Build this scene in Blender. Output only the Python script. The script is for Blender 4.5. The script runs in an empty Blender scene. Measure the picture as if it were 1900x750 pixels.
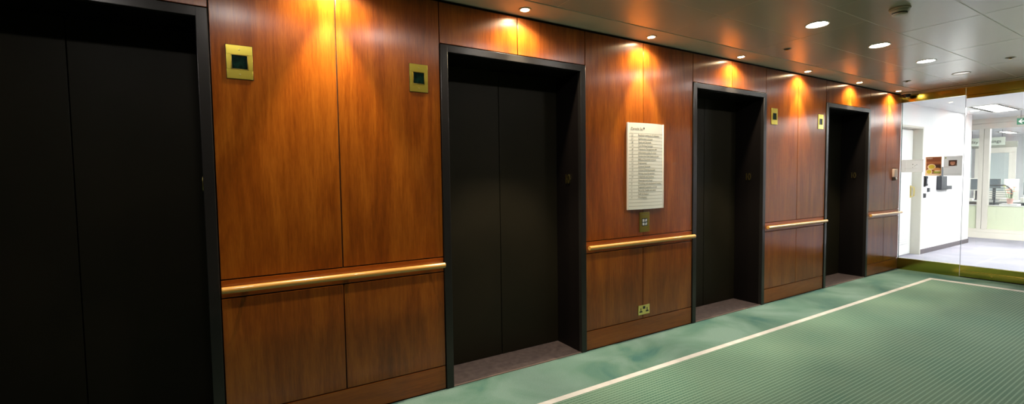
import bpy, bmesh, math, random
from mathutils import Vector, Matrix
random.seed(7)
SC = bpy.context.scene
COL = SC.collection
PI = math.pi

# ------------------------------------------------------------------ colour / materials
def lin(c):
    return tuple((v/12.92 if v <= 0.04045 else ((v+0.055)/1.055)**2.4) for v in [x/255 for x in c])

def mat(name, color, rough=0.5, metal=0.0, coat=0.0, coat_rough=0.1, emit=None, strength=0.0, spec=0.5):
    m = bpy.data.materials.new(name); m.use_nodes = True
    b = m.node_tree.nodes['Principled BSDF']
    b.inputs['Base Color'].default_value = (*color, 1)
    b.inputs['Roughness'].default_value = rough
    b.inputs['Metallic'].default_value = metal
    b.inputs['Coat Weight'].default_value = coat
    b.inputs['Coat Roughness'].default_value = coat_rough
    b.inputs['Specular IOR Level'].default_value = spec
    if emit:
        b.inputs['Emission Color'].default_value = (*emit, 1)
        b.inputs['Emission Strength'].default_value = strength
    return m

def nodes(m):
    return m.node_tree, m.node_tree.nodes, m.node_tree.links, m.node_tree.nodes['Principled BSDF']

def ramp(nt, stops):
    r = nt.nodes.new('ShaderNodeValToRGB')
    e = r.color_ramp.elements
    while len(e) < len(stops): e.new(0.5)
    for i, (p, c) in enumerate(stops):
        e[i].position = p; e[i].color = (*c, 1)
    return r

def wood(name, dark, mid, light, horiz=False, rough=0.29, coat=0.10, coat_rough=0.2, aniso=0.85, spec=0.45):
    m = mat(name, mid, rough, 0, coat, coat_rough, spec=spec)
    nt, N, L, B = nodes(m)
    if aniso:
        B.inputs['Anisotropic'].default_value = aniso
        tg = N.new('ShaderNodeTangent'); tg.direction_type = 'RADIAL'; tg.axis = 'Z'; L.new(tg.outputs[0], B.inputs['Tangent'])
    tc = N.new('ShaderNodeTexCoord'); oi = N.new('ShaderNodeObjectInfo')
    off = N.new('ShaderNodeVectorMath'); off.operation = 'SCALE'
    comb = N.new('ShaderNodeCombineXYZ'); comb.inputs[0].default_value = 0.0
    for k in range(3): L.new(oi.outputs['Random'], comb.inputs[k])
    L.new(comb.outputs[0], off.inputs[0]); off.inputs['Scale'].default_value = 37.0
    add = N.new('ShaderNodeVectorMath'); add.operation = 'ADD'
    L.new(tc.outputs['Object'], add.inputs[0]); L.new(off.outputs[0], add.inputs[1])
    def mp(s):
        n = N.new('ShaderNodeMapping'); n.inputs['Scale'].default_value = s
        L.new(add.outputs[0], n.inputs['Vector']); return n
    def sc(a, z):                       # across-grain / along-grain scales
        return (z, a, a) if horiz else (a, a, z)
    # broad figure, flame shaped
    n1 = N.new('ShaderNodeTexNoise'); L.new(mp(sc(7, 0.8)).outputs[0], n1.inputs['Vector'])
    n1.inputs['Scale'].default_value = 1; n1.inputs['Detail'].default_value = 5; n1.inputs['Distortion'].default_value = 1.6
    # streaks
    n2 = N.new('ShaderNodeTexNoise'); L.new(mp(sc(85, 5.0)).outputs[0], n2.inputs['Vector'])
    n2.inputs['Scale'].default_value = 1; n2.inputs['Detail'].default_value = 4; n2.inputs['Roughness'].default_value = 0.65
    # pores
    n3 = N.new('ShaderNodeTexNoise'); L.new(mp(sc(380, 22)).outputs[0], n3.inputs['Vector'])
    n3.inputs['Scale'].default_value = 1; n3.inputs['Detail'].default_value = 2
    a1 = N.new('ShaderNodeMath'); a1.operation = 'MULTIPLY'; a1.inputs[1].default_value = 0.48; L.new(n1.outputs[0], a1.inputs[0])
    a2 = N.new('ShaderNodeMath'); a2.operation = 'MULTIPLY_ADD'; a2.inputs[1].default_value = 0.36
    L.new(n2.outputs[0], a2.inputs[0]); L.new(a1.outputs[0], a2.inputs[2])
    a3 = N.new('ShaderNodeMath'); a3.operation = 'MULTIPLY_ADD'; a3.inputs[1].default_value = 0.22
    L.new(n3.outputs[0], a3.inputs[0]); L.new(a2.outputs[0], a3.inputs[2])
    r = ramp(nt, [(0.33, dark), (0.5, mid), (0.66, light)])
    L.new(a3.outputs[0], r.inputs[0]); L.new(r.outputs[0], B.inputs['Base Color'])
    return m

def noisy(m, c1, c2, scale=3, detail=4, lo=0.35, hi=0.65, bump=0.0, bscale=300):
    nt, N, L, B = nodes(m)
    tc = N.new('ShaderNodeTexCoord')
    n = N.new('ShaderNodeTexNoise'); n.inputs['Scale'].default_value = scale; n.inputs['Detail'].default_value = detail
    L.new(tc.outputs['Object'], n.inputs['Vector'])
    r = ramp(nt, [(lo, c1), (hi, c2)])
    L.new(n.outputs[0], r.inputs[0]); L.new(r.outputs[0], B.inputs['Base Color'])
    if bump:
        n2 = N.new('ShaderNodeTexNoise'); n2.inputs['Scale'].default_value = bscale; n2.inputs['Detail'].default_value = 2
        L.new(tc.outputs['Object'], n2.inputs['Vector'])
        bp = N.new('ShaderNodeBump'); bp.inputs['Strength'].default_value = bump; bp.inputs['Distance'].default_value = 0.002
        L.new(n2.outputs[0], bp.inputs['Height']); L.new(bp.outputs[0], B.inputs['Normal'])
    return m, n, r

def emissive(name, color, strength):
    m = mat(name, (0.8, 0.8, 0.8), 0.4, emit=color, strength=strength)
    return m

def thin_glass(name, tint=(0.97, 0.99, 0.98), refl=1.0, haze=0.0, hazecol=(0.8, 0.85, 0.8)):
    m = bpy.data.materials.new(name); m.use_nodes = True
    nt = m.node_tree; N = nt.nodes; L = nt.links; N.clear()
    out = N.new('ShaderNodeOutputMaterial'); tr = N.new('ShaderNodeBsdfTransparent'); tr.inputs[0].default_value = (*tint, 1)
    gl = N.new('ShaderNodeBsdfGlossy'); gl.inputs['Roughness'].default_value = 0.0
    fr = N.new('ShaderNodeFresnel'); fr.inputs['IOR'].default_value = 1.5
    mx = N.new('ShaderNodeMixShader'); ml = N.new('ShaderNodeMath'); ml.operation = 'MULTIPLY'; ml.inputs[1].default_value = refl
    L.new(fr.outputs[0], ml.inputs[0]); L.new(ml.outputs[0], mx.inputs[0])
    src = tr
    if haze:
        df = N.new('ShaderNodeBsdfTranslucent'); df.inputs[0].default_value = (*hazecol, 1)
        d2 = N.new('ShaderNodeBsdfDiffuse'); d2.inputs[0].default_value = (*hazecol, 1)
        m1 = N.new('ShaderNodeMixShader'); m1.inputs[0].default_value = 0.5
        L.new(df.outputs[0], m1.inputs[1]); L.new(d2.outputs[0], m1.inputs[2])
        m2 = N.new('ShaderNodeMixShader'); m2.inputs[0].default_value = haze
        L.new(tr.outputs[0], m2.inputs[1]); L.new(m1.outputs[0], m2.inputs[2]); src = m2
    L.new(src.outputs[0], mx.inputs[1]); L.new(gl.outputs[0], mx.inputs[2]); L.new(mx.outputs[0], out.inputs[0])
    return m

M = {}
WD, WM, WL = (0.120, 0.024, 0.0020), (0.228, 0.053, 0.0034), (0.345, 0.095, 0.007)
M['wood'] = wood('cherry_veneer', WD, WM, WL)
M['wood_h'] = wood('cherry_veneer_horizontal', WD, (0.27, 0.060, 0.004), (0.36, 0.090, 0.008), horiz=True)
M['rail'] = wood('golden_rail_wood', (0.46, 0.21, 0.04), (0.57, 0.285, 0.06), (0.66, 0.35, 0.085), horiz=True, rough=0.26, coat=0.7, coat_rough=0.1, aniso=0)
M['rail_end'] = mat('dark_rail_end', (0.05, 0.018, 0.006), 0.6)
M['gap'] = mat('dark_backing', (0.010, 0.006, 0.004), 0.8)
M['frame'] = mat('bronze_grey_metal', lin((54, 51, 49)), 0.32, 0.6, spec=0.4)
M['lining'] = mat('black_door_lining', lin((17, 13, 12)), 0.5, spec=0.15)
M['leaf'], _, _ = noisy(mat('black_bronze_doors', lin((40, 38, 33)), 0.5, 0.0, spec=0.10), lin((32, 29, 21)), lin((37, 33, 24)), 2.2)
M['sill'], _, _ = noisy(mat('brown_stone_sill', lin((92, 78, 76)), 0.55), lin((62, 52, 52)), lin((80, 69, 68)), 22, 5)
M['sill_strip'] = mat('sill_metal_strip', lin((150, 130, 122)), 0.35, 0.6)
M['brass'] = mat('polished_brass', (0.70, 0.54, 0.08), 0.30, 1.0)
M['brass_rail'] = mat('brass_rail', (0.42, 0.36, 0.065), 0.16, 1.0)
M['brass_satin'] = mat('satin_brass', (0.50, 0.36, 0.075), 0.28, 1.0)
M['brass_light'] = mat('pale_brass', (0.72, 0.58, 0.2), 0.3, 1.0)
M['screen'], _, _ = noisy(mat('dark_green_display', (0.004, 0.02, 0.014), 0.3, spec=0.06), (0.0015, 0.006, 0.004), (0.004, 0.022, 0.014), 40, 3)
M['black'] = mat('black_plastic', (0.012, 0.012, 0.013), 0.35)
M['dark'] = mat('dark_grey_plastic', lin((58, 60, 66)), 0.45)
M['white_plastic'] = mat('white_plastic', (0.75, 0.73, 0.68), 0.4)
M['cream'] = mat('cream_sign_enamel', (0.86, 0.83, 0.72), 0.35)
M['cream_edge'] = mat('cream_sign_edge', (0.86, 0.80, 0.70), 0.3)
M['ink'] = mat('grey_ink', (0.37, 0.34, 0.26), 0.6)
M['ink_dark'] = mat('black_ink', (0.03, 0.03, 0.03), 0.6)
M['ceil'] = mat('ceiling_tile_metal', lin((186, 181, 166)), 0.22, 0.0, spec=0.5)
M['ceil_edge'] = mat('ceiling_margin', lin((196, 189, 170)), 0.45)
M['ceil_gap'] = mat('ceiling_joint', lin((196, 188, 166)), 0.6)
M['slot'] = mat('dark_slot', (0.02, 0.018, 0.015), 0.8)
M['white_wall'] = mat('white_paint', (0.80, 0.80, 0.80), 0.6)
M['white_ceiling'] = mat('white_ceiling_paint', (0.74, 0.74, 0.74), 0.7)
M['cream_frame'] = mat('cream_frame_paint', (0.76, 0.72, 0.64), 0.45)
M['door_white'] = mat('white_door_paint', (0.78, 0.78, 0.76), 0.45)
M['jamb_shaded'] = mat('shaded_cream_jamb', (0.58, 0.56, 0.49), 0.5)  # cream greyed to put the shade of the door reveal into the colour
M['skirt'] = mat('dark_grey_skirting', lin((95, 88, 92)), 0.5)
M['grey_carpet'], _, _ = noisy(mat('grey_carpet', lin((170, 168, 178)), 0.95), lin((128, 125, 137)), lin((148, 146, 156)), 1.3, 5)
M['glass'] = thin_glass('clear_glass')
M['glass_edge'] = mat('green_glass_edge', lin((58, 80, 74)), 0.2)
M['film'] = thin_glass('green_frosted_film', haze=0.85, hazecol=(0.80, 0.84, 0.68), refl=0.6)
M['blind'] = mat('pale_blue_blinds', (0.62, 0.68, 0.70), 0.7)
M['paper'] = mat('white_paper', (0.82, 0.79, 0.74), 0.7)
M['grey_paper'] = mat('grey_paper', (0.70, 0.69, 0.67), 0.7)
def translucent(m, col, k=0.5):
    nt, N, L, B = nodes(m); out = N['Material Output']
    t = N.new('ShaderNodeBsdfTranslucent'); t.inputs[0].default_value = (*col, 1)
    mx = N.new('ShaderNodeMixShader'); mx.inputs[0].default_value = k
    L.new(B.outputs[0], mx.inputs[1]); L.new(t.outputs[0], mx.inputs[2]); L.new(mx.outputs[0], out.inputs[0])
M['notice_paper'] = mat('notice_paper', (0.84, 0.82, 0.78), 0.7); translucent(M['notice_paper'], (0.93, 0.92, 0.91), 0.93)
translucent(M['grey_paper'], (0.86, 0.85, 0.84), 0.93)
M['opp'] = mat('opposite_wall_paint', lin((84, 78, 64)), 0.6)

# carpets
def carpet_border():
    m = mat('teal_green_carpet', lin((112, 148, 130)), 0.95, spec=0.15)
    nt, N, L, B = nodes(m)
    tc = N.new('ShaderNodeTexCoord')
    n = N.new('ShaderNodeTexNoise'); n.inputs['Scale'].default_value = 1.7; n.inputs['Detail'].default_value = 6; n.inputs['Distortion'].default_value = 0.8
    L.new(tc.outputs['Object'], n.inputs['Vector'])
    r = ramp(nt, [(0.32, lin((54, 94, 89))), (0.47, lin((80, 112, 100))), (0.64, lin((100, 127, 119)))])
    L.new(n.outputs[0], r.inputs[0])
    n2 = N.new('ShaderNodeTexNoise'); n2.inputs['Scale'].default_value = 160; n2.inputs['Detail'].default_value = 2
    L.new(tc.outputs['Object'], n2.inputs['Vector'])
    mx = N.new('ShaderNodeMix'); mx.data_type = 'RGBA'; mx.blend_type = 'OVERLAY'; mx.inputs[0].default_value = 0.35
    L.new(r.outputs[0], mx.inputs[6]); L.new(n2.outputs[0], mx.inputs[7]); L.new(mx.outputs[2], B.inputs['Base Color'])
    B.inputs['Sheen Weight'].default_value = 0.10
    bp = N.new('ShaderNodeBump'); bp.inputs['Strength'].default_value = 0.35; bp.inputs['Distance'].default_value = 0.003
    L.new(n2.outputs[0], bp.inputs['Height']); L.new(bp.outputs[0], B.inputs['Normal'])
    return m
def carpet_field():
    m = mat('green_grid_carpet', lin((110, 146, 122)), 0.95, spec=0.15)
    nt, N, L, B = nodes(m)
    tc = N.new('ShaderNodeTexCoord'); sp = N.new('ShaderNodeSeparateXYZ'); L.new(tc.outputs['Object'], sp.inputs[0])
    def lines(sock, pitch, width):
        d = N.new('ShaderNodeMath'); d.operation = 'DIVIDE'; d.inputs[1].default_value = pitch; L.new(sock, d.inputs[0])
        f = N.new('ShaderNodeMath'); f.operation = 'FRACT'; L.new(d.outputs[0], f.inputs[0])
        s = N.new('ShaderNodeMath'); s.operation = 'SUBTRACT'; s.inputs[1].default_value = 0.5; L.new(f.outputs[0], s.inputs[0])
        a = N.new('ShaderNodeMath'); a.operation = 'ABSOLUTE'; L.new(s.outputs[0], a.inputs[0])
        q = N.new('ShaderNodeMapRange'); q.inputs['From Min'].default_value = width*0.5; q.inputs['From Max'].default_value = width
        q.inputs['To Min'].default_value = 1; q.inputs['To Max'].default_value = 0; L.new(a.outputs[0], q.inputs['Value'])
        return q.outputs[0]
    ly = lines(sp.outputs['Y'], 0.0255, 0.22); lx = lines(sp.outputs['X'], 0.0255, 0.16)
    lx2 = N.new('ShaderNodeMath'); lx2.operation = 'MULTIPLY'; lx2.inputs[1].default_value = 0.45; L.new(lx, lx2.inputs[0])
    mxl = N.new('ShaderNodeMath'); mxl.operation = 'MAXIMUM'; L.new(ly, mxl.inputs[0]); L.new(lx2.outputs[0], mxl.inputs[1])
    n = N.new('ShaderNodeTexNoise'); n.inputs['Scale'].default_value = 1.4; n.inputs['Detail'].default_value = 5
    L.new(tc.outputs['Object'], n.inputs['Vector'])
    r = ramp(nt, [(0.34, lin((69, 104, 89))), (0.66, lin((88, 115, 98)))]); L.new(n.outputs[0], r.inputs[0])
    n2 = N.new('ShaderNodeTexNoise'); n2.inputs['Scale'].default_value = 220; L.new(tc.outputs['Object'], n2.inputs['Vector'])
    ov = N.new('ShaderNodeMix'); ov.data_type = 'RGBA'; ov.blend_type = 'OVERLAY'; ov.inputs[0].default_value = 0.5
    L.new(r.outputs[0], ov.inputs[6]); L.new(n2.outputs[0], ov.inputs[7])
    B.inputs['Sheen Weight'].default_value = 0.10
    mx = N.new('ShaderNodeMix'); mx.data_type = 'RGBA'; mx.inputs[7].default_value = (*lin((114, 143, 125)), 1)
    L.new(mxl.outputs[0], mx.inputs[0]); L.new(ov.outputs[2], mx.inputs[6]); L.new(mx.outputs[2], B.inputs['Base Color'])
    return m
M['carpet_border'] = carpet_border(); M['carpet_field'] = carpet_field()
M['carpet_strip'], _, _ = noisy(mat('cream_carpet_strip', lin((215, 210, 202)), 0.95, spec=0.1), lin((182, 180, 178)), lin((198, 196, 194)), 8)

# ------------------------------------------------------------------ mesh builder
class MB:
    def __init__(s): s.bm = bmesh.new()
    def _tag(s, before): pass
    def box(s, x0, x1, y0, y1, z0, z1, bev=0.0, seg=2):
        t = bmesh.new()
        bmesh.ops.create_cube(t, size=1.0)
        for v in t.verts:
            v.co = Vector(((x0+x1)/2 + v.co.x*(x1-x0), (y0+y1)/2 + v.co.y*(y1-y0), (z0+z1)/2 + v.co.z*(z1-z0)))
        if bev: bmesh.ops.bevel(t, geom=list(t.edges), offset=bev, segments=seg, affect='EDGES', profile=0.5)
        return s.join(t)
    def join(s, t, mtx=None):
        if mtx is not None: bmesh.ops.transform(t, matrix=mtx, verts=t.verts)
        me = bpy.data.meshes.new('tmp'); t.to_mesh(me); t.free()
        s.bm.from_mesh(me); bpy.data.meshes.remove(me)
        return s
    def cyl(s, p, axis, r, h, seg=32, bev=0.0, r2=None):
        """cylinder from p along axis ('x','y','z', sign by h)"""
        t = bmesh.new()
        bmesh.ops.create_cone(t, cap_ends=True, segments=seg, radius1=r, radius2=r if r2 is None else r2, depth=abs(h))
        if bev:
            ed = [e for e in t.edges if abs(e.verts[0].co.z - e.verts[1].co.z) < 1e-6]
            bmesh.ops.bevel(t, geom=ed, offset=bev, segments=2, affect='EDGES', profile=0.5)
        if h < 0: bmesh.ops.rotate(t, verts=t.verts, matrix=Matrix.Rotation(PI, 3, 'X'))
        bmesh.ops.translate(t, verts=t.verts, vec=(0, 0, h/2))
        R = {'z': Matrix.Identity(4), 'x': Matrix.Rotation(PI/2, 4, 'Y'), 'y': Matrix.Rotation(-PI/2, 4, 'X')}[axis]
        return s.join(t, Matrix.Translation(Vector(p)) @ R)
    def lathe(s, prof, c=(0, 0, 0), seg=40, axis='z'):
        """profile of (r, z) revolved about the axis through c"""
        t = bmesh.new(); rings = []
        for (r, z) in prof:
            if r < 1e-6: rings.append([t.verts.new((0, 0, z))])
            else: rings.append([t.verts.new((r*math.cos(2*PI*k/seg), r*math.sin(2*PI*k/seg), z)) for k in range(seg)])
        for a, b in zip(rings, rings[1:]):
            for k in range(seg):
                q = [a[k % len(a)], a[(k+1) % len(a)], b[(k+1) % len(b)], b[k % len(b)]]
                u = []
                for v in q:
                    if v not in u: u.append(v)
                if len(u) > 2: t.faces.new(u)
        bmesh.ops.recalc_face_normals(t, faces=t.faces)
        R = {'z': Matrix.Identity(4), 'x': Matrix.Rotation(PI/2, 4, 'Y'), 'y': Matrix.Rotation(-PI/2, 4, 'X')}[axis]
        return s.join(t, Matrix.Translation(Vector(c)) @ R)
    def prism(s, pts, y0, y1, plane='xz', bev=0.0):
        """2-D outline extruded between two depths; plane names the outline's axes"""
        t = bmesh.new()
        f = {'xz': lambda a, b, d: (a, d, b), 'yz': lambda a, b, d: (d, a, b), 'xy': lambda a, b, d: (a, b, d)}[plane]
        A = [t.verts.new(f(a, b, y0)) for a, b in pts]; B = [t.verts.new(f(a, b, y1)) for a, b in pts]
        t.faces.new(A); t.faces.new(B[::-1]); n = len(pts)
        for k in range(n): t.faces.new([A[k], B[k], B[(k+1) % n], A[(k+1) % n]])
        bmesh.ops.recalc_face_normals(t, faces=t.faces)
        if bev: bmesh.ops.bevel(t, geom=list(t.edges), offset=bev, segments=2, affect='EDGES', profile=0.5)
        return s.join(t)
    def tube(s, path, r, seg=20):
        t = bmesh.new(); rings = []; P = [Vector(p) for p in path]
        for i, p in enumerate(P):
            d = (P[min(i+1, len(P)-1)] - P[max(i-1, 0)]).normalized()
            u = d.orthogonal().normalized() if i == 0 else (up - d*up.dot(d)).normalized()
            up = u; w = d.cross(u)
            rings.append([t.verts.new(p + r*(math.cos(2*PI*k/seg)*u + math.sin(2*PI*k/seg)*w)) for k in range(seg)])
        for a, b in zip(rings, rings[1:]):
            for k in range(seg): t.faces.new([a[k], a[(k+1) % seg], b[(k+1) % seg], b[k]])
        t.faces.new(rings[0][::-1]); t.faces.new(rings[-1])
        bmesh.ops.recalc_face_normals(t, faces=t.faces)
        return s.join(t)
    def build(s, name, m, parent=None, smooth=True, loc=None):
        me = bpy.data.meshes.new(name); s.bm.to_mesh(me); s.bm.free()
        if smooth:
            me.shade_smooth(); me.set_sharp_from_angle(angle=math.radians(20))
        for k in (m if isinstance(m, (list, tuple)) else [m]): me.materials.append(k)
        o = bpy.data.objects.new(name, me); COL.objects.link(o)
        if parent: o.parent = parent
        if loc: o.location = loc
        return o

def tag(o, label=None, cat=None, group=None, kind=None):
    if label: o['label'] = label
    if cat: o['category'] = cat
    if group: o['group'] = group
    if kind: o['kind'] = kind
    return o
def empty(name, loc=(0, 0, 0), label=None, cat=None, group=None, kind=None, rz=0.0):
    o = bpy.data.objects.new(name, None); COL.objects.link(o); o.location = loc; o.rotation_euler = (0, 0, rz)
    o.empty_display_size = 0.1
    return tag(o, label, cat, group, kind)
def box(x0, x1, y0, y1, z0, z1, bev=0.0): return MB().box(x0, x1, y0, y1, z0, z1, bev)
def dup(root, loc, label=None):
    r = root.copy(); COL.objects.link(r); r.location = loc
    if label: r['label'] = label
    for ch in list(root.children):
        c = ch.copy(); COL.objects.link(c); c.parent = r
        if c.type == 'LIGHT': c.location = ch.location
        for g in list(ch.children):
            d = g.copy(); COL.objects.link(d); d.parent = c
    return r
def text_mb(body, size, extrude=0.0005, align='LEFT', valign='BOTTOM_BASELINE', sx=1.0, bold=0.0):
    """lettering as a mesh in the x/z plane, facing -y, baseline at the origin"""
    cu = bpy.data.curves.new('txt', 'FONT'); cu.body = body; cu.size = size; cu.extrude = extrude
    cu.align_x = align; cu.align_y = valign; cu.offset = bold; cu.resolution_u = 3
    ob = bpy.data.objects.new('txt', cu); COL.objects.link(ob)
    dg = bpy.context.evaluated_depsgraph_get(); dg.update()
    me = bpy.data.meshes.new_from_object(ob.evaluated_get(dg))
    t = bmesh.new(); t.from_mesh(me)
    bpy.data.objects.remove(ob); bpy.data.curves.remove(cu); bpy.data.meshes.remove(me)
    for v in t.verts: v.co = Vector((v.co.x*sx, -v.co.z, v.co.y))
    return t

# ------------------------------------------------------------------ dimensions (metres; wall face y=0, floor z=0)
CEIL = 2.667
DOOR_X = [(-1.41, -0.141), (1.148, 2.407), (3.752, 4.998), (6.325, 7.553)]
PIERS = [(-4.0, -1.41), (-0.141, 1.148), (2.407, 3.752), (4.998, 6.325), (7.553, 8.605)]
JOINT = [-2.70, 0.491, 3.075, 5.668, 8.095]
HJOINT = [-0.775, 1.764, 4.374, 6.927]
HEAD = 2.369; T1 = 0.927; T0 = 0.825; SK = 0.167
G = 0.0033
REC = 0.30

# ------------------------------------------------------------------ lift wall
wl = MB()
for a, b in PIERS: wl.box(a+0.001, b-0.001, 0.02, 0.60, 0, 2.70)
for a, b in DOOR_X: wl.box(a, b, 0.02, 0.60, HEAD-0.002, 2.70)
for a, b in DOOR_X: wl.box(a, b, 0.40, 0.60, 0, HEAD)
wall = tag(wl.build('wall_left', M['gap'], smooth=False), kind='structure')
def panel(x0, x1, z0, z1, name='wood_panel', m='wood', y0=0.0):
    return box(x0+G, x1-G, y0, 0.022, z0+G, z1-G, 0.0018).build(name, M[m], wall)
TOPZ = 2.650
for (a, b), j in zip(PIERS, JOINT):
    panel(a, j, T1, TOPZ); panel(j, b, T1, TOPZ)
    panel(a, b, T0, T1, 'dado_board', 'wood_h')
    panel(a, j, SK, T0); panel(j, b, SK, T0)
    panel(a, b, 0.002, SK, 'skirting_board', 'wood_h')
for (a, b), j in zip(DOOR_X, HJOINT):
    panel(a, j, HEAD+0.004, TOPZ, 'header_panel'); panel(j, b, HEAD+0.004, TOPZ, 'header_panel')

# lift doors: frame, two sliding leaves, stone sill, brass floor number on the reveal
def lift(n, a, b, label):
    r = empty('door_%d' % n, (0, 0, 0), label, None, None, 'structure')
    f = MB()
    fw = 0.055
    f.box(a+0.002, a+fw, -0.010, REC+0.02, 0.0, HEAD, 0.003)
    f.box(b-fw, b-0.002, -0.010, REC+0.02, 0.0, HEAD, 0.003)
    f.box(a+fw-0.004, b-fw+0.004, -0.010, REC+0.02, HEAD-0.050, HEAD, 0.003)
    f.build('door_frame', M['frame'], r)
    q = MB(); q.box(a+fw-0.002, a+fw+0.002, 0.026, REC+0.02, 0, HEAD-0.052); q.box(b-fw-0.002, b-fw+0.002, 0.026, REC+0.02, 0, HEAD-0.052)
    q.box(a+fw-0.002, b-fw+0.002, 0.026, REC+0.02, HEAD-0.0525, HEAD-0.048); q.build('door_lining', M['lining'], r, smooth=False)
    mid = (a+b)/2
    for x0, x1 in ((a+fw-0.02, mid-0.0025), (mid+0.0025, b-fw+0.02)):
        box(x0, x1, REC+0.024, REC+0.06, 0.006, HEAD-0.02, 0.002).build('door_leaf', M['leaf'], r)
    box(a+fw, b-fw, 0.012, REC+0.03, -0.02, 0.004, 0.001).build('door_sill', M['sill'], r)
    box(a+fw, b-fw, -0.004, 0.012, -0.02, 0.006, 0.001).build('sill_strip', M['sill_strip'], r)
    # numeral 10 standing off the right reveal, read from inside the opening
    t = text_mb('10', 0.112, 0.0045, sx=0.62, bold=0.0008)
    # text plane x/z -> turn to face -x: text x runs towards -y
    bmesh.ops.transform(t, matrix=Matrix(((0, 1, 0, b-fw-0.008), (-1, 0, 0, 0.196), (0, 0, 1, 1.412), (0, 0, 0, 1))), verts=t.verts)
    nb = MB().join(t)
    for yy in (0.175, 0.13): nb.cyl((b-fw+0.002, yy, 1.45), 'x', 0.004, -0.010, 10)
    nb.build('floor_numeral', M['brass_light'], r)
    return r
lift(1, *DOOR_X[0], 'black double lift doors at the left edge of the photo, nearest the camera')
lift(2, *DOOR_X[1], 'black double lift doors left of the cream directory sign')
lift(3, *DOOR_X[2], 'black double lift doors right of the cream directory sign')
lift(4, *DOOR_X[3], 'black double lift doors nearest the glass partition')

# handrails
def handrail(a, b, label):
    L = b-a
    r = empty('handrail', (a, 0, 0.876), label, 'handrail', 'wooden handrails along the panelled wall')
    yc = -0.036
    MB().cyl((0.006, yc, 0), 'x', 0.0185, L-0.012, 28, 0.003).build('rail', M['rail'], r)
    m = MB()
    for k, xx in enumerate([0.12, L/2, L-0.12]):
        m = MB(); m.cyl((xx, 0.001, -0.004), 'y', 0.009, -0.03, 14); m.cyl((xx, 0.001, -0.004), 'y', 0.016, -0.004, 16)
        m.build('bracket', M['rail_end'], r)
    return r
handrail(*PIERS[1], 'wooden handrail on the wide panel between the two nearest lifts')
handrail(*PIERS[2], 'wooden handrail below the cream directory sign')
handrail(*PIERS[3], 'wooden handrail between the two farthest lifts')
handrail(PIERS[4][0], 8.60, 'short wooden handrail beside the glass partition')

# ------------------------------------------------------------------ floor and carpet
fl = tag(box(-4.2, 8.70, -4.0, 0.40, -0.08, -0.006).build('floor', M['gap'], smooth=False), kind='structure')
SY0, SY1 = -0.512, -0.562; SX0, SX1 = 8.180, 8.080; LX0, LX1 = -3.5, -3.55; RY0, RY1 = -3.15, -3.20
b_ = MB()
b_.box(-4.0, 8.56, SY0, -0.002, -0.006, 0); b_.box(SX0, 8.56, -3.7, SY0, -0.006, 0)
b_.box(8.56, 8.66, -3.7, -0.002, -0.006, -0.001)
b_.box(-4.0, LX1, -3.7, SY0, -0.006, 0); b_.box(LX1, SX0, -3.7, RY1, -0.006, 0)
for a, b in DOOR_X: b_.box(a, b, -0.002, 0.012, -0.012, -0.001)
box(8.595, 8.645, -3.7, -0.71, -0.006, 0.0115).build('gap_shade_strip', M['slot'], fl, smooth=False)  # added dark strip, stands in for the shadow gap under the glass doors
b_.build('carpet_border', M['carpet_border'], fl, smooth=False)
s_ = MB()
s_.box(LX1, SX0, SY1, SY0, -0.006, 0.0006); s_.box(SX1, SX0, RY0, SY1, -0.006, 0.0006)
s_.box(LX1, LX0, RY0, SY1, -0.006, 0.0006); s_.box(LX1, SX0, RY1, RY0, -0.006, 0.0006)
s_.build('carpet_strip', M['carpet_strip'], fl, smooth=False)
box(LX0, SX1, RY0, SY1, -0.006, 0.0003).build('carpet_field', M['carpet_field'], fl, smooth=False)

# ------------------------------------------------------------------ ceiling
ce = tag(box(-4.2, 8.72, -4.0, 0.02, CEIL+0.0012, CEIL+0.05).build('ceiling', M['ceil_gap'], smooth=False), kind='structure')
t_ = MB(); jg = 0.0022
rows = [-0.262, -0.715, -1.212, -1.712, -2.21, -2.71, -3.21, -3.70]
for k in range(len(rows)-1):
    x = 1.935 if k < 2 else 1.935+0.62
    while x > -4.0: x -= 1.165
    xs = [x+1.165*i for i in range(0, 14)]
    xs = [max(v, -4.0) for v in xs if v < 8.2] + [8.40]
    for x0, x1 in zip(xs, xs[1:]):
        if x1-x0 < 0.05: continue
        t_.box(x0+jg, x1-jg, rows[k+1]+jg, rows[k]-jg, CEIL, CEIL+0.02, 0.0016, 1)
t_.build('ceiling_tiles', M['ceil'], ce)
box(-4.0, 8.40, -0.260, -0.006, CEIL-0.004, CEIL+0.02, 0.002).build('ceiling_margin', M['ceil_edge'], ce)
m_ = MB(); m_.box(8.405, 8.46, -3.7, -0.006, CEIL-0.001, CEIL+0.02, 0.002); m_.box(8.505, 8.72, -3.7, 0.0, CEIL-0.004, CEIL+0.02, 0.002)
m_.box(8.58, 8.70, -3.7, 0.02, 2.640, CEIL, 0.002)
m_.build('ceiling_trim', M['ceil_edge'], ce)
d_ = MB(); d_.box(8.46, 8.505, -3.7, -0.006, CEIL+0.0005, CEIL+0.03); d_.build('linear_slot', M['slot'], ce)

# other sides of the lift lobby (out of frame, seen only in reflections)
tag(box(-4.2, 8.70, -4.0, -3.72, 0, 2.70).build('wall_right', M['opp'], smooth=False), kind='structure')
tag(box(-4.2, -4.0, -3.72, 0.6, 0, 2.70).build('wall_rear', M['opp'], smooth=False), kind='structure')

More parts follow.
